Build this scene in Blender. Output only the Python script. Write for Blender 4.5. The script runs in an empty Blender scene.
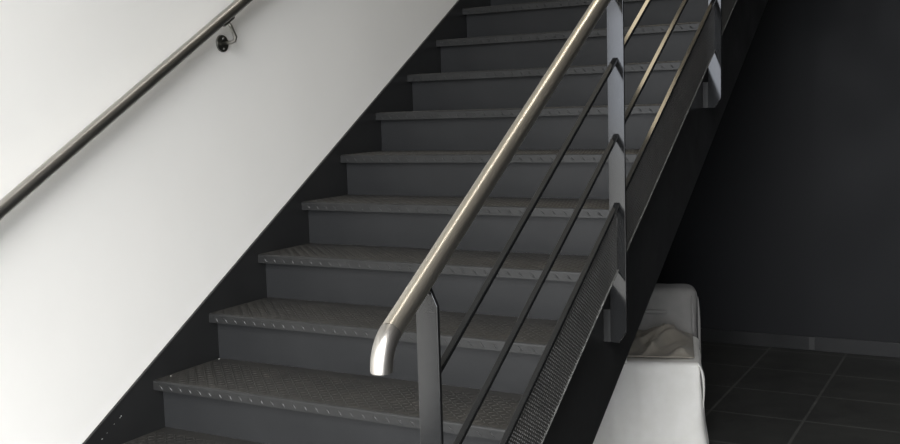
import bpy, bmesh, math, random
from mathutils import Vector, Matrix, noise

C = bpy.context.scene.collection
sc = bpy.context.scene
random.seed(7)

# ------------------------------------------------------------------ measures
RISE, GOING = 0.175, 0.2877          # one step
SL = RISE / GOING                    # stair pitch
FLOOR = -3 * RISE                    # hall floor (step 0 tread is z = 0)
CS, SN = math.cos(math.atan(SL)), math.sin(math.atan(SL))
W_IN = 1.45                          # clear width between stringers
NOSE, TRD = 0.0426, 0.0336           # nosing overhang, nosing depth
BACK = 4.43                          # dark wall behind the stair
POST_Y = [-0.433, 0.690, 1.815, 2.940]
RX = 1.51                            # railing plane


# ------------------------------------------------------------------ helpers
def link(name, me, mat=None, parent=None):
    o = bpy.data.objects.new(name, me)
    C.objects.link(o)
    if mat is not None:
        me.materials.append(mat)
    if parent is not None:
        o.parent = parent
    return o


def mesh(name, bm, mat=None, parent=None, smooth=False, bevel=0.0, seg=2):
    me = bpy.data.meshes.new(name)
    bmesh.ops.recalc_face_normals(bm, faces=bm.faces[:])
    bm.to_mesh(me)
    bm.free()
    if smooth:
        for p in me.polygons:
            p.use_smooth = True
    o = link(name, me, mat, parent)
    if bevel:
        b = o.modifiers.new('bevel', 'BEVEL')
        b.width = bevel
        b.segments = seg
        b.limit_method = 'ANGLE'
        b.angle_limit = math.radians(40)
    return o


def copy(o, parent=None, loc=None):
    c = o.copy()
    C.objects.link(c)
    if parent is not None:
        c.parent = parent
    if loc is not None:
        c.location = loc
    for ch in list(o.children):
        copy(ch, c)
    return c


def box(bm, x0, x1, y0, y1, z0, z1):
    v = [bm.verts.new((x, y, z)) for x in (x0, x1) for y in (y0, y1) for z in (z0, z1)]
    for f in ((0, 1, 3, 2), (4, 6, 7, 5), (0, 4, 5, 1), (2, 3, 7, 6), (0, 2, 6, 4), (1, 5, 7, 3)):
        bm.faces.new([v[i] for i in f])


def prism(bm, pts, axis, a, b):
    """extrude a 2D outline along an axis (0: outline is y,z; 1: outline is x,z)"""
    def P(p, t):
        return (t, p[0], p[1]) if axis == 0 else (p[0], t, p[1])
    A = [bm.verts.new(P(p, a)) for p in pts]
    B = [bm.verts.new(P(p, b)) for p in pts]
    n = len(pts)
    bm.faces.new(A)
    bm.faces.new(B[::-1])
    for i in range(n):
        j = (i + 1) % n
        bm.faces.new((A[i], B[i], B[j], A[j]))


def tube(bm, pts, R, n=24, cap=True):
    pts = [Vector(p) for p in pts]
    rings = []
    t0 = (pts[1] - pts[0]).normalized()
    ref = Vector((1, 0, 0)) if abs(t0.x) < 0.9 else Vector((0, 0, 1))
    u = t0.cross(ref).normalized()
    for i, p in enumerate(pts):
        if i == 0:
            t = (pts[1] - p).normalized()
        elif i == len(pts) - 1:
            t = (p - pts[i - 1]).normalized()
        else:
            t = ((pts[i + 1] - p).normalized() + (p - pts[i - 1]).normalized()).normalized()
        u = (u - t * u.dot(t)).normalized()
        w = t.cross(u)
        rings.append([bm.verts.new(p + (u * math.cos(a) + w * math.sin(a)) * R)
                      for a in (2 * math.pi * k / n for k in range(n))])
    for r0, r1 in zip(rings, rings[1:]):
        for k in range(n):
            bm.faces.new((r0[k], r0[(k + 1) % n], r1[(k + 1) % n], r1[k]))
    if cap:
        bm.faces.new(rings[0][::-1])
        bm.faces.new(rings[-1])


def smooth_by_angle(o, deg=40):
    for p in o.data.polygons:
        p.use_smooth = True
    bm = bmesh.new()
    bm.from_mesh(o.data)
    for e in bm.edges:
        if len(e.link_faces) == 2 and e.calc_face_angle(0) > math.radians(deg):
            e.smooth = False
    bm.to_mesh(o.data)
    bm.free()


def empty(name, loc=(0, 0, 0)):
    o = bpy.data.objects.new(name, None)
    C.objects.link(o)
    o.location = loc
    return o


def tag(o, label, cat, group=None):
    o['label'] = label
    o['category'] = cat
    if group:
        o['group'] = group
    return o


def structure(o, label=None):
    o['kind'] = 'structure'
    if label:
        o['label'] = label
    return o


# ------------------------------------------------------------------ materials
def mat_new(name):
    m = bpy.data.materials.new(name)
    m.use_nodes = True
    nt = m.node_tree
    return m, nt, nt.nodes['Principled BSDF']


def N(nt, t, **kw):
    n = nt.nodes.new(t)
    for k, v in kw.items():
        setattr(n, k, v)
    return n


def ramp(nt, fac, stops):
    r = N(nt, 'ShaderNodeValToRGB')
    e = r.color_ramp.elements
    e[0].position, e[0].color = stops[0][0], (*stops[0][1], 1)
    e[1].position, e[1].color = stops[-1][0], (*stops[-1][1], 1)
    for p, c in stops[1:-1]:
        x = e.new(p)
        x.color = (*c, 1)
    nt.links.new(fac, r.inputs[0])
    return r.outputs[0]


def noisy(nt, scale, detail=4, rough=0.6, coord='Object', stretch=None):
    tc = N(nt, 'ShaderNodeTexCoord')
    src = tc.outputs[coord]
    if stretch:
        mp = N(nt, 'ShaderNodeMapping')
        mp.inputs['Scale'].default_value = stretch
        nt.links.new(src, mp.inputs[0])
        src = mp.outputs[0]
    n = N(nt, 'ShaderNodeTexNoise')
    n.inputs['Scale'].default_value = scale
    n.inputs['Detail'].default_value = detail
    n.inputs['Roughness'].default_value = rough
    nt.links.new(src, n.inputs['Vector'])
    return n.outputs['Fac']


def bump(nt, b, height, strength, dist=0.002):
    n = N(nt, 'ShaderNodeBump')
    n.inputs['Strength'].default_value = strength
    n.inputs['Distance'].default_value = dist
    nt.links.new(height, n.inputs['Height'])
    nt.links.new(n.outputs[0], b.inputs['Normal'])


def paint(name, c0, c1, rough, scale=6, bmp=0.05, bscale=60, spec=0.5, rvar=0.08, stretch=None):
    m, nt, b = mat_new(name)
    f = noisy(nt, scale, stretch=stretch)
    nt.links.new(ramp(nt, f, [(0.3, c0), (0.7, c1)]), b.inputs['Base Color'])
    mr = N(nt, 'ShaderNodeMapRange')
    mr.inputs[1].default_value, mr.inputs[2].default_value = 0.3, 0.7
    mr.inputs[3].default_value, mr.inputs[4].default_value = rough - rvar, rough + rvar
    nt.links.new(f, mr.inputs[0])
    nt.links.new(mr.outputs[0], b.inputs['Roughness'])
    b.inputs['Specular IOR Level'].default_value = spec
    if bmp:
        bump(nt, b, noisy(nt, bscale, 3), bmp)
    return m


M = {}
M['riser'] = paint('grey_riser_paint', (0.0165, 0.0169, 0.0174), (0.0200, 0.0205, 0.0210), 0.36, 4, 0.03, 9, rvar=0.03, spec=0.20)
M['lip'] = paint('grey_lip_paint', (0.0150, 0.0152, 0.0150), (0.0195, 0.0197, 0.0193), 0.36, 14, 0.08, 70, spec=0.34)
M['stringer'] = paint('dark_stringer_paint', (0.0125, 0.0127, 0.0129), (0.0160, 0.0162, 0.0162), 0.38, 5, 0.05, 30, spec=0.35)
M['rail_steel'] = paint('grey_railing_paint', (0.0080, 0.0083, 0.0087), (0.0100, 0.0103, 0.0107), 0.11, 5, 0.012, 30, rvar=0.02, spec=0.40)
M['mesh_steel'] = paint('grey_perforated_sheet', (0.030, 0.0293, 0.028), (0.040, 0.0388, 0.0365), 0.45, 12, 0.0)


def tread_material():
    m, nt, b = mat_new('dusty_chequer_plate')
    f = noisy(nt, 7, 6, 0.7)
    f2 = noisy(nt, 90, 3, 0.6)
    base = ramp(nt, f, [(0.3, (0.0215, 0.0211, 0.0200)), (0.55, (0.032, 0.0307, 0.0280)), (0.75, (0.050, 0.0470, 0.0412))])
    spk = ramp(nt, f2, [(0.35, (0.7, 0.7, 0.7)), (0.7, (1.2, 1.2, 1.2))])
    mx = N(nt, 'ShaderNodeMix', data_type='RGBA', blend_type='MULTIPLY')
    mx.inputs[0].default_value = 1.0
    nt.links.new(base, mx.inputs[6])
    nt.links.new(spk, mx.inputs[7])
    nt.links.new(mx.outputs[2], b.inputs['Base Color'])
    b.inputs['Roughness'].default_value = 0.42
    bump(nt, b, f2, 0.2, 0.001)
    return m


M['tread'] = tread_material()


def stainless(name, col, rough):
    m, nt, b = mat_new(name)
    f = noisy(nt, 3, 3, 0.5)
    g = noisy(nt, 260, 2, 0.6)
    nt.links.new(ramp(nt, f, [(0.3, tuple(c * 0.94 for c in col)), (0.7, tuple(min(1, c * 1.05) for c in col))]), b.inputs['Base Color'])
    b.inputs['Metallic'].default_value = 1.0
    b.inputs['Roughness'].default_value = rough
    bump(nt, b, g, 0.04, 0.0006)
    return m


M['stainless'] = stainless('satin_stainless', (0.80, 0.75, 0.66), 0.31)
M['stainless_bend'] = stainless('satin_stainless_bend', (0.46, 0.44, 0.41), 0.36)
M['wall_rail'] = stainless('brushed_stainless_tube', (0.45, 0.44, 0.415), 0.32)
M['bracket'] = stainless('dull_bracket_steel', (0.20, 0.20, 0.18), 0.38)
M['arm'] = stainless('bracket_arm_steel', (0.33, 0.32, 0.29), 0.36)
M['screw'] = stainless('screw_steel', (0.5, 0.5, 0.47), 0.35)
M['white_wall'] = paint('white_wall_paint', (0.83, 0.815, 0.775), (0.86, 0.845, 0.805), 0.7, 1.5, 0.03, 25, spec=0.3)
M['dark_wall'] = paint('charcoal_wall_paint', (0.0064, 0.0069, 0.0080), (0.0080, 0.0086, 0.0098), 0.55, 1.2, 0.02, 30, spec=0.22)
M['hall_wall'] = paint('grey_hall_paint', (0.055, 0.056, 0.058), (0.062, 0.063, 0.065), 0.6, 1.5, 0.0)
M['ceiling'] = paint('ceiling_paint', (0.30, 0.29, 0.27), (0.33, 0.32, 0.30), 0.8, 1.2, 0.0)
M['skirt'] = paint('grey_tile_skirting', (0.0095, 0.0099, 0.0102), (0.0125, 0.0129, 0.0130), 0.45, 5, 0.0, spec=0.35)
M['skirt_end'] = paint('pale_skirting_joint', (0.022, 0.022, 0.0215), (0.030, 0.030, 0.029), 0.45, 9, 0.0)
M['win_frame'] = paint('window_frame_paint', (0.05, 0.05, 0.05), (0.06, 0.06, 0.06), 0.4, 3, 0.0)


def tile_material():
    m, nt, b = mat_new('dark_floor_tiles')
    tc = N(nt, 'ShaderNodeTexCoord')
    mp = N(nt, 'ShaderNodeMapping')
    mp.inputs['Location'].default_value = (-1.66 + 10 * 0.458, -3.40 + 20 * 0.47, 0)
    nt.links.new(tc.outputs['Object'], mp.inputs[0])
    br = N(nt, 'ShaderNodeTexBrick')
    br.offset = 0.0
    br.squash = 1.0
    for k, v in (('Scale', 1.0), ('Brick Width', 0.458), ('Row Height', 0.47), ('Mortar Size', 0.008), ('Mortar Smooth', 0.3), ('Bias', 0.0)):
        br.inputs[k].default_value = v
    br.inputs['Color1'].default_value = (0.0275, 0.0282, 0.0270, 1)
    br.inputs['Color2'].default_value = (0.0315, 0.0322, 0.0305, 1)
    br.inputs['Mortar'].default_value = (0.066, 0.067, 0.064, 1)
    nt.links.new(mp.outputs[0], br.inputs['Vector'])
    f = noisy(nt, 4, 5, 0.65)
    v = ramp(nt, f, [(0.3, (0.75, 0.75, 0.75)), (0.7, (1.25, 1.25, 1.22))])
    mx = N(nt, 'ShaderNodeMix', data_type='RGBA', blend_type='MULTIPLY')
    mx.inputs[0].default_value = 1.0
    nt.links.new(br.outputs['Color'], mx.inputs[6])
    nt.links.new(v, mx.inputs[7])
    nt.links.new(mx.outputs[2], b.inputs['Base Color'])
    b.inputs['Roughness'].default_value = 0.6
    return m


M['tiles'] = tile_material()


def fabric(name, c0, c1, scale=9):
    m, nt, b = mat_new(name)
    f = noisy(nt, scale, 4, 0.6)
    nt.links.new(ramp(nt, f, [(0.3, c0), (0.7, c1)]), b.inputs['Base Color'])
    b.inputs['Roughness'].default_value = 0.9
    b.inputs['Specular IOR Level'].default_value = 0.2
    b.inputs['Sheen Weight'].default_value = 0.1
    bump(nt, b, noisy(nt, 30, 3, 0.6), 0.12, 0.004)
    return m


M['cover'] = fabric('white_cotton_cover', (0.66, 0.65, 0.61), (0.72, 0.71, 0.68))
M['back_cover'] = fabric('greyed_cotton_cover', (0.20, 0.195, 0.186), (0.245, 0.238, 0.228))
M['sheet'] = fabric('tan_dust_sheet', (0.20, 0.18, 0.15), (0.28, 0.26, 0.22))


def worn_edge_material():
    m, nt, b = mat_new('scraped_edge')
    f = noisy(nt, 9, 5, 0.75, stretch=(1, 3, 3))
    nt.links.new(ramp(nt, f, [(0.50, (0.10, 0.10, 0.095)), (0.62, (0.20, 0.20, 0.19)), (0.72, (0.5, 0.5, 0.48))]), b.inputs['Base Color'])
    b.inputs['Roughness'].default_value = 0.4
    return m


M['worn'] = worn_edge_material()
M['chip'] = paint('bare_paint_chip', (0.5, 0.5, 0.48), (0.6, 0.6, 0.58), 0.5, 20, 0.0)


# ------------------------------------------------------------------ setting
def slab(name, mat, *b, label=None):
    bm = bmesh.new()
    box(bm, *b)
    return structure(mesh(name, bm, mat), label)


XR, YF, YB, ZT = 5.2, -3.1, 8.0, 5.8
UP = 15 * RISE                                # upper floor level
slab('floor', M['tiles'], -0.3, XR + 0.2, YF - 0.2, BACK + 0.15, FLOOR - 0.2, FLOOR, label='dark square floor tiles')
slab('wall_left', M['white_wall'], -0.25, -0.0115, YF - 0.2, YB, FLOOR - 0.2, ZT, label='white painted wall beside the stair')
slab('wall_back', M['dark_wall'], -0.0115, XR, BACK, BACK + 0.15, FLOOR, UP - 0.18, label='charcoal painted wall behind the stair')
slab('wall_right', M['hall_wall'], XR, XR + 0.2, YF - 0.2, YB, FLOOR - 0.2, ZT)
slab('wall_far', M['hall_wall'], -0.0115, XR, YB - 0.15, YB, UP, ZT)
slab('floor_upper', M['hall_wall'], -0.0115, XR, BACK + 0.02, YB, UP - 0.18, UP)
slab('ceiling_lower', M['ceiling'], 1.75, XR, -0.4, BACK + 0.02, UP - 0.18, UP)
slab('ceiling', M['ceiling'], -0.25, XR + 0.2, YF - 0.2, YB, ZT, ZT + 0.2)

# front wall with the tall glazed opening that lets the daylight in (behind the viewer)
WX0, WX1, WZ0, WZ1 = 0.02, 3.6, FLOOR + 0.10, 3.8
WXM, WZM = 1.3, 2.1                            # lower glazed door beside the white wall
bm = bmesh.new()
box(bm, -0.0115, WX0, YF - 0.2, YF, FLOOR, ZT)
box(bm, WX1, XR, YF - 0.2, YF, FLOOR, ZT)
box(bm, WX0, WX1, YF - 0.2, YF, FLOOR, WZ0)
box(bm, WX0, WX1, YF - 0.2, YF, WZ1, ZT)
box(bm, WX0, WXM, YF - 0.2, YF, WZM, WZ1)
structure(mesh('wall_front', bm, M['hall_wall']))
bm = bmesh.new()
for i in range(5):
    x = WX0 + (WX1 - WX0) * i / 4
    box(bm, x - 0.03, x + 0.03, YF - 0.13, YF - 0.07, WZ0, WZ1)
for z in (WZ0 + 0.03, 1.75, WZ1 - 0.03):
    box(bm, WX0, WX1, YF - 0.125, YF - 0.075, z - 0.03, z + 0.03)
structure(mesh('window_1', bm, M['win_frame']))

# skirting tiles at the foot of the dark wall
bm = bmesh.new()
box(bm, 0.0, 1.4535, BACK - 0.012, BACK, FLOOR, FLOOR + 0.088)
box(bm, 1.4565, XR, BACK - 0.012, BACK, FLOOR, FLOOR + 0.090)
bsb = structure(mesh('baseboard_back', bm, M['skirt'], bevel=0.002))
bm = bmesh.new()
box(bm, 1.437, 1.470, BACK - 0.0135, BACK - 0.0125, FLOOR + 0.006, FLOOR + 0.086)
mesh('joint_smear', bm, M['skirt_end'], bsb)

# ------------------------------------------------------------------ staircase
stair = tag(empty('staircase', (0, -0.6, FLOOR)),
            'dark grey steel staircase with chequer plate treads rising along the white wall', 'staircase')


def sp(o):                       # parent to the staircase while keeping world coordinates
    o.parent = stair
    o.location = (-stair.location.x, -stair.location.y, -stair.location.z)
    return o


def stringer(x0, x1, top, bot, mat, yb=-0.66):
    bm = bmesh.new()
    ye = BACK - 0.005
    pts = [(yb, FLOOR), ((FLOOR - bot) / SL, FLOOR), (ye, ye * SL + bot), (ye, ye * SL + top), (yb, yb * SL + top)]
    prism(bm, pts, 0, x0, x1)
    return sp(mesh('stringer', bm, mat, bevel=0.0015))


ls = stringer(-0.0105, 0.0, 0.0543, -0.30, M['stringer'])
rs = stringer(W_IN, W_IN + 0.012, 0.142, -0.302, M['stringer'])


def tread_mesh():
    bm = bmesh.new()
    x0, x1, D, r, th = 0.0015, W_IN - 0.001, GOING + NOSE, 0.007, 0.005
    out = [(0.0, -TRD)]
    for k in range(6):
        a = math.pi - k * math.pi / 10
        out.append((r + r * math.cos(a), -r + r * math.sin(a)))
    out += [(D, 0.0), (D, -th), (th + 0.003, -th), (th, -th - 0.003), (th, -TRD)]
    prism(bm, out, 0, x0, x1)

    # raised lozenges in alternating directions, as on chequer plate
    def loz(P, U, V, Nn, ang, L, Wd, H):
        a = U * math.cos(ang) + V * math.sin(ang)
        b = -U * math.sin(ang) + V * math.cos(ang)
        base = [P + a * L, P + b * Wd, P - a * L, P - b * Wd]
        top = [P + a * L * 0.55 + Nn * H, P + b * Wd * 0.35 + Nn * H, P - a * L * 0.55 + Nn * H, P - b * Wd * 0.35 + Nn * H]
        B = [bm.verts.new(q) for q in base]
        T = [bm.verts.new(q) for q in top]
        bm.faces.new(T)
        for i in range(4):
            j = (i + 1) % 4
            bm.faces.new((B[i], B[j], T[j], T[i]))

    pit = 0.0215
    nx = int((x1 - x0) / pit)
    X, Y, Z = Vector((1, 0, 0)), Vector((0, 1, 0)), Vector((0, 0, 1))
    for i in range(nx):
        x = x0 + (i + 0.6) * pit
        for j in range(int((D - 0.03) / pit)):
            y = 0.017 + j * pit
            loz(Vector((x, y, 0)), X, Y, Z, math.pi / 4 if (i + j) % 2 else -math.pi / 4, 0.0115, 0.0036, 0.0011)
        if i % 2:
            loz(Vector((x, 0.0, -0.0205)), X, Z, -Y, -math.pi / 4, 0.0120, 0.0036, 0.0019)
    me = bpy.data.meshes.new('tread')
    bm.normal_update()
    for fc in bm.faces:                       # the folded lip is bare paint, the top is dusty
        if fc.calc_center_median().y < 0.004:
            fc.material_index = 1
    bm.to_mesh(me)
    bm.free()
    return me


tread0 = None
riser0 = None
for k in range(-2, 15):
    if tread0 is None:
        tread0 = link('tread', tread_mesh(), M['tread'])
        tread0.data.materials.append(M['lip'])
        bm = bmesh.new()
        box(bm, 0.0015, W_IN - 0.001, NOSE, NOSE + 0.006, -RISE + 0.0002, -0.0052)
        riser0 = mesh('riser', bm, M['riser'])
        t, r = tread0, riser0
    else:
        t, r = copy(tread0), copy(riser0)
    for o in (t, r):
        o.parent = stair
        o.location = Vector((0, k * GOING, k * RISE)) - stair.location

# small chips where the paint has come off the wall-side stringer and steps
for (x, y, z, s) in [(0.0008, 0.1406, 0.0923, 0.0022), (0.0008, 0.1093, 0.0745, 0.0015), (0.0008, 0.0783, 0.0538, 0.0013),
                     (0.0008, 0.0565, 0.0405, 0.0022), (0.0008, 0.135, 0.088, 0.0014)]:
    bm = bmesh.new()
    bmesh.ops.create_icosphere(bm, subdivisions=1, radius=s)
    bmesh.ops.scale(bm, vec=(0.25, 1.5, 0.8), verts=bm.verts)
    o = mesh('paint_chip', bm, M['chip'])
    sp(o)
    o.location += Vector((x, y, z))
for (x, y, z) in [(0.022, 0.351, RISE + 0.0012), (0.030, 1.212, 4 * RISE + 0.0012), (0.012, 2 * GOING + 0.03, RISE + 0.0012)]:
    bm = bmesh.new()
    bmesh.ops.create_icosphere(bm, subdivisions=1, radius=0.003)
    bmesh.ops.scale(bm, vec=(1.6, 0.9, 0.25), verts=bm.verts)
    o = mesh('paint_chip', bm, M['chip'])
    sp(o)
    o.location += Vector((x, y, z))

# ------------------------------------------------------------------ open-side railing
rail = tag(empty('stair_railing', (RX, POST_Y[0], POST_Y[0] * SL - 0.0735)),
           'open side stair railing of flat grey posts, bars and perforated panels under a steel handrail', 'railing')


def rp(o):
    o.parent = rail
    o.location = -rail.location
    return o


def at(y, offz, x=RX):
    return (x, y, y * SL + offz)


RR, HO = 0.0212, 0.988
YE = BACK - 0.03
# tube, mitred elbow and end cap
yc = -0.603
corner = Vector(at(yc, HO))
d_up = Vector((0, CS, SN))
d_dn = Vector((0, 0, -1))
tang = 0.043
phi = math.acos(max(-1, min(1, (-d_up).dot(d_dn))))
Rb = tang / math.tan(phi / 2)
ctr = corner + (d_up + d_dn).normalized() * (Rb / math.cos(phi / 2))
p0 = corner + d_up * tang
bm = bmesh.new()
tube(bm, [p0 + d_up * 0.0004, Vector(at(1.5, HO)), Vector(at(YE, HO))], RR, 40)
hr = rp(mesh('handrail', bm, M['stainless']))
smooth_by_angle(hr)
hr['label'] = 'satin stainless steel round handrail'
pts = []
v0 = p0 - ctr
nrm = (-d_up).cross(d_dn).normalized()
for k in range(13):
    pts.append(ctr + Matrix.Rotation(phi * k / 12, 3, nrm) @ v0)
pts.append(pts[-1] + d_dn * 0.0015)
bm = bmesh.new()
tube(bm, pts, RR + 0.0004, 40)
el = mesh('elbow', bm, M['stainless_bend'], hr)
smooth_by_angle(el)
bm = bmesh.new()
e0 = pts[-1]
tube(bm, [e0 + d_dn * 0.0003, e0 + d_dn * 0.003], RR - 0.0004, 40)
smooth_by_angle(mesh('end_cap', bm, M['stainless_bend'], hr))

# posts: flat bars, corners cut at both ends, each on a spacer plate bolted to the stringer
PW, PT = 0.025, 0.010


def post_outline():
    b, t = -0.0735, HO - RR / CS + 0.004
    return [(-PW, b), (PW - 0.024, b), (PW, b + 0.036), (PW, t - 0.036), (PW - 0.016, t), (-PW + 0.016, t), (-PW, t - 0.036)]


for i, y in enumerate(POST_Y):
    if i == 0:
        bm = bmesh.new()
        prism(bm, [(p[0], p[1]) for p in post_outline()], 1, 0, PT)
        post0 = mesh('post', bm, M['rail_steel'], bevel=0.0012)
        bm = bmesh.new()
        box(bm, -0.0477, -PW - 0.0003, 0.0, 0.012, -0.0735, 0.026)
        spacer0 = mesh('spacer_plate', bm, M['stringer'], bevel=0.0012)
        p, s = post0, spacer0
    else:
        p, s = copy(post0), copy(spacer0)
    for o in (p, s):
        o.parent = rail
        o.location = Vector(at(y, 0)) - rail.location


# square-edged infill bars, one length per bay, meeting the face and back of each post
def bar_piece(y0, y1, off):
    bm = bmesh.new()
    h, w = 0.0105 / CS / 2, 0.0078
    prism(bm, [(y0, y0 * SL + off - h), (y1, y1 * SL + off - h), (y1, y1 * SL + off + h), (y0, y0 * SL + off + h)], 0, RX - w, RX + w)
    o = rp(mesh('infill_bar', bm, M['rail_steel'], bevel=0.0018, seg=2))
    return o


BAR_OFF = (0.765, 0.545, 0.343)
spans = [(POST_Y[i] + PT + 0.0004, POST_Y[i + 1] - 0.0004) for i in range(3)] + [(POST_Y[3] + PT + 0.0004, YE)]
for off in BAR_OFF:
    for a, b in spans:
        bar_piece(a, b, off)

# perforated sheet below the lowest bar: round holes on a 60 degree grid
MB, MT = 0.149, BAR_OFF[2] - 0.0105 / CS / 2


def perforated(y0, y1):
    bm = bmesh.new()
    L, H = (y1 - y0) / CS, (MT - MB) * CS
    p = 0.0105
    hole = 0.0034
    rows = int(H / (p * 0.866))
    cols = int(L / p)
    O = Vector((RX, y0, y0 * SL + MB))
    # frame: u along the pitch, vertical ends (sheared so the sheet meets the posts squarely)
    def W(u, v):
        y = y0 + u * CS - v * SN
        z = y0 * SL + MB + u * SN + v * CS
        return y, z
    vm = {}

    def V(y, z):
        k = (round(y, 5), round(z, 5))
        if k not in vm:
            vm[k] = bm.verts.new((RX, y, z))
        return vm[k]
    R = p / math.sqrt(3)
    dv = H / (rows * p * 0.866)
    for j in range(-1, rows + 2):
        for i in range(-2, cols + 20):
            u = (i + 0.5 * (j % 2)) * p
            v = (j + 0.5) * p * 0.866 * dv
            cy, cz = W(u, v)
            o_off = cz - cy * SL - MB
            if not (0.0035 < o_off * CS < H - 0.0035) or cy < y0 + 0.006 or cy > y1 - 0.006:
                # solid margin cell, clipped to the sheet's border
                ok = (-0.004 < o_off * CS < H + 0.004) and y0 - 0.001 < cy < y1 + 0.001
                if not ok:
                    continue
                ring = []
                for k in range(6):
                    a = math.pi / 6 + k * math.pi / 3
                    yy, zz = W(u + R * math.cos(a), v + R * math.sin(a) * dv)
                    yy = min(max(yy, y0), y1)
                    o2 = min(max(zz - yy * SL - MB, 0), MT - MB)
                    ring.append(V(yy, yy * SL + MB + o2))
                uniq = []
                for q in ring:
                    if q not in uniq:
                        uniq.append(q)
                if len(uniq) >= 3:
                    try:
                        bm.faces.new(uniq)
                    except ValueError:
                        pass
                continue
            outer, inner = [], []
            for k in range(6):
                a = math.pi / 6 + k * math.pi / 3
                yy, zz = W(u + R * math.cos(a), v + R * math.sin(a) * dv)
                yy = min(max(yy, y0), y1)
                o2 = min(max(zz - yy * SL - MB, 0), MT - MB)
                outer.append(V(yy, yy * SL + MB + o2))
                yy, zz = W(u + hole * math.cos(a), v + hole * math.sin(a))
                inner.append(V(yy, zz))
            for k in range(6):
                l = (k + 1) % 6
                if len({outer[k], outer[l], inner[l], inner[k]}) == 4:
                    try:
                        bm.faces.new((outer[k], outer[l], inner[l], inner[k]))
                    except ValueError:
                        pass
    o = mesh('perforated_panel', bm, M['mesh_steel'])
    s = o.modifiers.new('thickness', 'SOLIDIFY')
    s.thickness = 0.0015
    s.offset = 0
    return rp(o)


for a, b in spans[:3]:
    pp = perforated(a, b)
    bm = bmesh.new()
    t = 0.004
    prism(bm, [(a, a * SL + MB - t), (b, b * SL + MB - t), (b, b * SL + MB), (a, a * SL + MB)], 0, RX - 0.003, RX + 0.003)
    rp(mesh('panel_edge', bm, M['worn']))

# ------------------------------------------------------------------ wall handrail
WXR, WO, WR_ = 0.048, 0.986, 0.0210
wr = tag(empty('wall_handrail', (WXR, 0.738, 0.738 * SL + WO)),
         'round stainless steel handrail fixed along the white wall', 'handrail')


def wp(o, parent=None):
    o.parent = parent or wr
    o.location = -wr.location if parent is None else (0, 0, 0)
    return o


bm = bmesh.new()
tube(bm, [at(-0.95, WO, WXR), at(1.0, WO, WXR), at(YE, WO, WXR)], WR_, 40)
smooth_by_angle(wp(mesh('tube', bm, M['wall_rail'])))


def wall_bracket(y):
    px, pz = -0.0115, y * SL + 0.870
    arm = [Vector((px + 0.004, y, pz)), Vector((0.030, y + 0.004, pz + 0.002)), Vector((0.044, y + 0.006, pz + 0.006)), Vector((0.050, y + 0.007, pz + 0.020)),
           Vector((0.0485, y - 0.013, pz + 0.055)), Vector((0.047, y - 0.030, (y - 0.030) * SL + WO - WR_ * 1.1))]
    bm = bmesh.new()
    tube(bm, arm, 0.0062, 14)
    b = wp(mesh('bracket', bm, M['arm'], smooth=True))
    bm = bmesh.new()
    bmesh.ops.create_cone(bm, cap_ends=True, segments=40, radius1=0.0315, radius2=0.0300, depth=0.006,
                          matrix=Matrix.Translation((px + 0.0030, y, pz)) @ Matrix.Rotation(math.pi / 2, 4, 'Y'))
    o = wp(mesh('wall_plate', bm, M['bracket']), b)
    smooth_by_angle(o)
    for dz in (-0.019, 0.019):
        bm = bmesh.new()
        bmesh.ops.create_uvsphere(bm, u_segments=14, v_segments=8, radius=0.0048,
                                  matrix=Matrix.Translation((px + 0.0065, y + 0.004, pz + dz)) @ Matrix.Diagonal((0.5, 1, 1, 1)))
        wp(mesh('screw', bm, M['screw'], smooth=True), b)
    bm = bmesh.new()
    c = Vector(at(y - 0.030, WO - WR_ / CS - 0.001, WXR))
    prism(bm, [(c.y - 0.028, c.z - 0.028 * SL - 0.003), (c.y + 0.028, c.z + 0.028 * SL - 0.003), (c.y + 0.028, c.z + 0.028 * SL + 0.006), (c.y - 0.028, c.z - 0.028 * SL + 0.006)],
          0, WXR - 0.011, WXR + 0.011)
    wp(mesh('saddle', bm, M['bracket'], bevel=0.001), b)


for y in (-0.72, 0.738, 2.20, 3.60):
    wall_bracket(y)

# ------------------------------------------------------------------ slip-covered chair under the stair
chair = tag(empty('covered_chair', (1.36, 2.17, FLOOR)), 'low chair under a loose white cloth cover beneath the staircase', 'chair')
chair.rotation_euler = (0, 0, math.radians(16.5))


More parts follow.
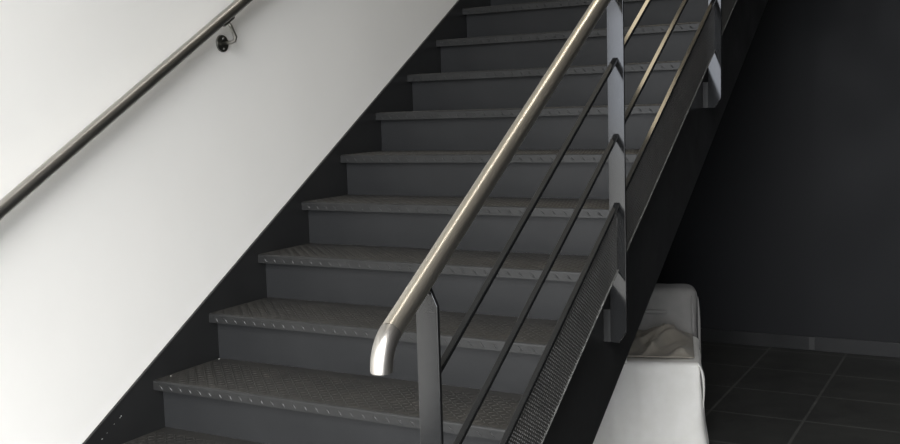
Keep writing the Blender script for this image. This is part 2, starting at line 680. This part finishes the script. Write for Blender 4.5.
def soft_box(x0, x1, y0, y1, z0, z1, rad, n=(26, 26, 26), fold=0.008, flare=0.0, seed=0.0, sag=0.0):
    """rounded, subdivided block displaced into loose vertical folds"""
    bm = bmesh.new()
    sx, sy, sz = x1 - x0, y1 - y0, z1 - z0
    vm = {}

    def V(i, j, k):
        key = (i, j, k)
        if key not in vm:
            vm[key] = bm.verts.new((x0 + sx * i / n[0], y0 + sy * j / n[1], z0 + sz * k / n[2]))
        return vm[key]
    for i in range(n[0]):
        for j in range(n[1]):
            for k in (0, n[2]):
                bm.faces.new((V(i, j, k), V(i + 1, j, k), V(i + 1, j + 1, k), V(i, j + 1, k)))
    for i in range(n[0]):
        for k in range(n[2]):
            for j in (0, n[1]):
                bm.faces.new((V(i, j, k), V(i + 1, j, k), V(i + 1, j, k + 1), V(i, j, k + 1)))
    for j in range(n[1]):
        for k in range(n[2]):
            for i in (0, n[0]):
                bm.faces.new((V(i, j, k), V(i, j + 1, k), V(i, j + 1, k + 1), V(i, j, k + 1)))
    lo, hi = Vector((x0, y0, z0)), Vector((x1, y1, z1))
    for v in bm.verts:
        co = v.co.copy()
        c = Vector((min(max(co.x, x0 + rad), x1 - rad), min(max(co.y, y0 + rad), y1 - rad), min(max(co.z, z0), z1 - rad)))
        d = co - c
        if d.length > 1e-6:
            d = d.normalized()
            co = c + d * rad if (co - c).length > rad * 0.999 or True else co
        hgt = (co.z - z0) / sz
        nv = Vector((co.x * 9 + seed, co.y * 9 + seed, co.z * 1.8))
        f = noise.noise(nv) * fold * (1.25 - 0.8 * hgt) + noise.noise(nv * 2.7) * fold * 0.45
        f += noise.noise(co * 6 + Vector((seed, 3, 1))) * fold * 0.6
        co += Vector((d.x, d.y, d.z * 0.5)) * (f + flare * (1 - hgt) ** 2)
        if sag and hgt > 0.9:
            co.z -= sag * math.sin(math.pi * (co.x - x0) / sx) * math.sin(math.pi * (co.y - y0) / sy)
        co.z = max(co.z, z0 + 0.002)
        v.co = co
    return bm


def chair_part(name, bm, mat):
    o = mesh(name, bm, mat, smooth=True)
    s = o.modifiers.new('soft', 'SUBSURF')
    s.levels = s.render_levels = 1
    o.parent = chair
    return o


chair_part('seat_cover', soft_box(-0.62, 0.0, 0.0, 0.57, 0.0, 0.442, 0.030, (40, 36, 30), 0.015, 0.030, 8.9, 0.012), M['cover'])
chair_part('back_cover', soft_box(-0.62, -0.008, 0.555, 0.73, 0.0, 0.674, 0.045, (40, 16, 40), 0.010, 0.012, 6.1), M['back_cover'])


# gathered corner of the seat cover and tucked pleats beside the back
def fold_strip(name, pts, w, bulge, mat='cover'):
    bm = bmesh.new()
    rows = []
    n = 9
    for (p, ww) in pts:
        p = Vector(p)
        ring = []
        for k in range(n):
            a = 2 * math.pi * k / n
            ring.append(bm.verts.new(p + Vector((math.cos(a) * bulge * ww, math.sin(a) * w * ww, 0))))
        rows.append(ring)
    for a, b in zip(rows, rows[1:]):
        for k in range(n):
            bm.faces.new((a[k], a[(k + 1) % n], b[(k + 1) % n], b[k]))
    bm.faces.new(rows[0])
    bm.faces.new(rows[-1][::-1])
    chair_part(name, bm, M[mat])


fold_strip('corner_fold', [((-0.02, 0.02, 0.445), 0.4), ((-0.002, 0.012, 0.425), 0.9), ((0.008, 0.012, 0.38), 1.1), ((0.012, 0.022, 0.33), 0.8), ((0.010, 0.03, 0.26), 0.45), ((0.006, 0.035, 0.2), 0.2)], 0.018, 0.007)
fold_strip('corner_fold', [((-0.335, 0.008, 0.425), 1.2), ((-0.337, 0.010, 0.455), 1.0), ((-0.341, 0.012, 0.475), 0.6), ((-0.343, 0.013, 0.492), 0.15)], 0.012, 0.016)
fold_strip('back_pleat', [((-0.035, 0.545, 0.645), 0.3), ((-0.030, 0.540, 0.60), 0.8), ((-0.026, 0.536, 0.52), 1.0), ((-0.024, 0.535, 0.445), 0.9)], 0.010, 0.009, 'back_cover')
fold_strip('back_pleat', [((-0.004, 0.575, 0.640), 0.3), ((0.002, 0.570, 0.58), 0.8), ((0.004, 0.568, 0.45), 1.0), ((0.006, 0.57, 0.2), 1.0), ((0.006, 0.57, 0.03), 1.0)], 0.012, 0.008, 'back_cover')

bm = bmesh.new()
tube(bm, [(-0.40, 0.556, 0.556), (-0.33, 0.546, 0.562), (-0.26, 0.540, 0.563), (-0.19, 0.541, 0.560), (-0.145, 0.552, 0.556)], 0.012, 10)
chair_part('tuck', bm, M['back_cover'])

# crumpled dust sheet lying on the seat (its own thing)
th = chair.rotation_euler.z
bm = bmesh.new()
nx, ny = 64, 48
top, bot = {}, {}
for i in range(nx + 1):
    for j in range(ny + 1):
        u, v = i / nx, j / ny
        x, y = -0.60 + 0.572 * u, 0.05 + 0.462 * v
        e = min(1.0, 6 * min(u, 1 - u, v, 1 - v) + 0.02)
        # ridges fan out from the back right corner, with a hollow behind them on the left
        ang = math.atan2(1.08 - v, 1.12 - u)
        rr = math.hypot(1.08 - v, 1.12 - u)
        wob = noise.noise(Vector((u * 2.2, v * 2.2, 5.1)))
        rid = 1 - abs(noise.noise(Vector((ang * 3.6 + wob * 0.8, rr * 0.9, 2.3))))
        rid2 = 1 - abs(noise.noise(Vector((ang * 8.0 + wob, rr * 1.8, 7.7))))
        h = 0.020 + 0.022 * v + 0.055 * (rid ** 4 - 0.40) + 0.020 * (rid2 ** 3 - 0.4)
        h += 0.040 * math.exp(-(((u - 0.72) / 0.13) ** 2 + ((v - 0.72) / 0.22) ** 2))
        h -= 0.050 * math.exp(-(((u - 0.50) / 0.13) ** 2 + ((v - 0.70) / 0.25) ** 2))
        z = 0.453 + max(0.004, h * e)
        top[i, j] = bm.verts.new((x, y, z))
        bot[i, j] = bm.verts.new((x, y, 0.4522)) if (i in (0, nx) or j in (0, ny)) else None
for i in range(nx):
    for j in range(ny):
        bm.faces.new((top[i, j], top[i + 1, j], top[i + 1, j + 1], top[i, j + 1]))
edge = [(i, 0) for i in range(nx)] + [(nx, j) for j in range(ny)] + [(i, ny) for i in range(nx, 0, -1)] + [(0, j) for j in range(ny, 0, -1)]
for a, b in zip(edge, edge[1:] + edge[:1]):
    bm.faces.new((top[a], top[b], bot[b], bot[a]))
bm.faces.new([bot[e] for e in edge][::-1])
ds = mesh('dust_sheet', bm, M['sheet'], smooth=True)
ds.location = (1.36, 2.17, FLOOR)
ds.rotation_euler = (0, 0, th)
tag(ds, 'crumpled tan cloth heaped on the seat of the white covered chair', 'cloth')

# ------------------------------------------------------------------ light
w = bpy.data.worlds.new('sky')
sc.world = w
w.use_nodes = True
bg = w.node_tree.nodes['Background']
nt = w.node_tree
tc = N(nt, 'ShaderNodeTexCoord')
sx = N(nt, 'ShaderNodeSeparateXYZ')
nt.links.new(tc.outputs['Generated'], sx.inputs[0])
mr = N(nt, 'ShaderNodeMapRange')
mr.inputs[1].default_value, mr.inputs[2].default_value = -1.0, 1.0
nt.links.new(sx.outputs['Z'], mr.inputs[0])
nt.links.new(ramp(nt, mr.outputs[0], [(0.0, (0.14, 0.14, 0.135)), (0.47, (0.20, 0.20, 0.195)), (0.50, (0.29, 0.31, 0.345)), (0.54, (0.37, 0.39, 0.43)), (0.68, (1.0, 1.0, 1.0)), (1.0, (1.0, 1.0, 1.0))]), bg.inputs[0])
bg.inputs[1].default_value = 22.5


def area(name, loc, rot, sx, sy, power, col, portal=False):
    l = bpy.data.lights.new(name, 'AREA')
    l.shape = 'RECTANGLE'
    l.size, l.size_y = sx, sy
    l.energy = power
    l.color = col
    if portal:
        l.cycles.is_portal = True
    o = bpy.data.objects.new(name, l)
    C.objects.link(o)
    o.location = loc
    o.rotation_euler = rot
    return o


area('window_daylight', ((WX0 + WX1) / 2, YF - 0.22, (WZ0 + WZ1) / 2), (math.pi / 2, 0, 0), WX1 - WX0, WZ1 - WZ0, 10, (1, 1, 1), portal=True)

# upstairs: added lights, no fixtures, for warm reflections on bars and a rail streak
area('added_bar_glow_light', (0.02, 4.15, 4.98), (0, -math.pi / 2, 0), 1.0, 2.2, 44, (1.0, 0.84, 0.58))
area('added_rail_streak_light', (0.9, 1.4, 5.3), (0, 0, 0), 0.16, 5.6, 32, (1.0, 0.95, 0.86))

# ------------------------------------------------------------------ camera (fitted to the photograph)
cam = bpy.data.cameras.new('camera')
co = bpy.data.objects.new('camera', cam)
C.objects.link(co)
f, pit, yaw, roll = 1014.58, 0.1108, 0.5074, -0.0302
cam.sensor_width = 36
cam.sensor_fit = 'HORIZONTAL'
cam.lens = f / 900 * 36
cam.clip_start = 0.02
c, s = math.cos(yaw), math.sin(yaw)
rt, fw0, up0 = Vector((c, s, 0)), Vector((-s, c, 0)), Vector((0, 0, 1))
fw = fw0 * math.cos(pit) - up0 * math.sin(pit)
up = up0 * math.cos(pit) + fw0 * math.sin(pit)
r2 = rt * math.cos(roll) + up * math.sin(roll)
u2 = up * math.cos(roll) - rt * math.sin(roll)
m = Matrix((r2, u2, -fw)).transposed().to_4x4()
m.translation = (2.5245, -2.1496, 1.0563)
co.matrix_world = m
sc.camera = co

sc.view_settings.view_transform = 'Standard'
sc.view_settings.look = 'None'
sc.view_settings.gamma = 1.0
sc.view_settings.use_curve_mapping = False
sc.view_settings.exposure = 0.0
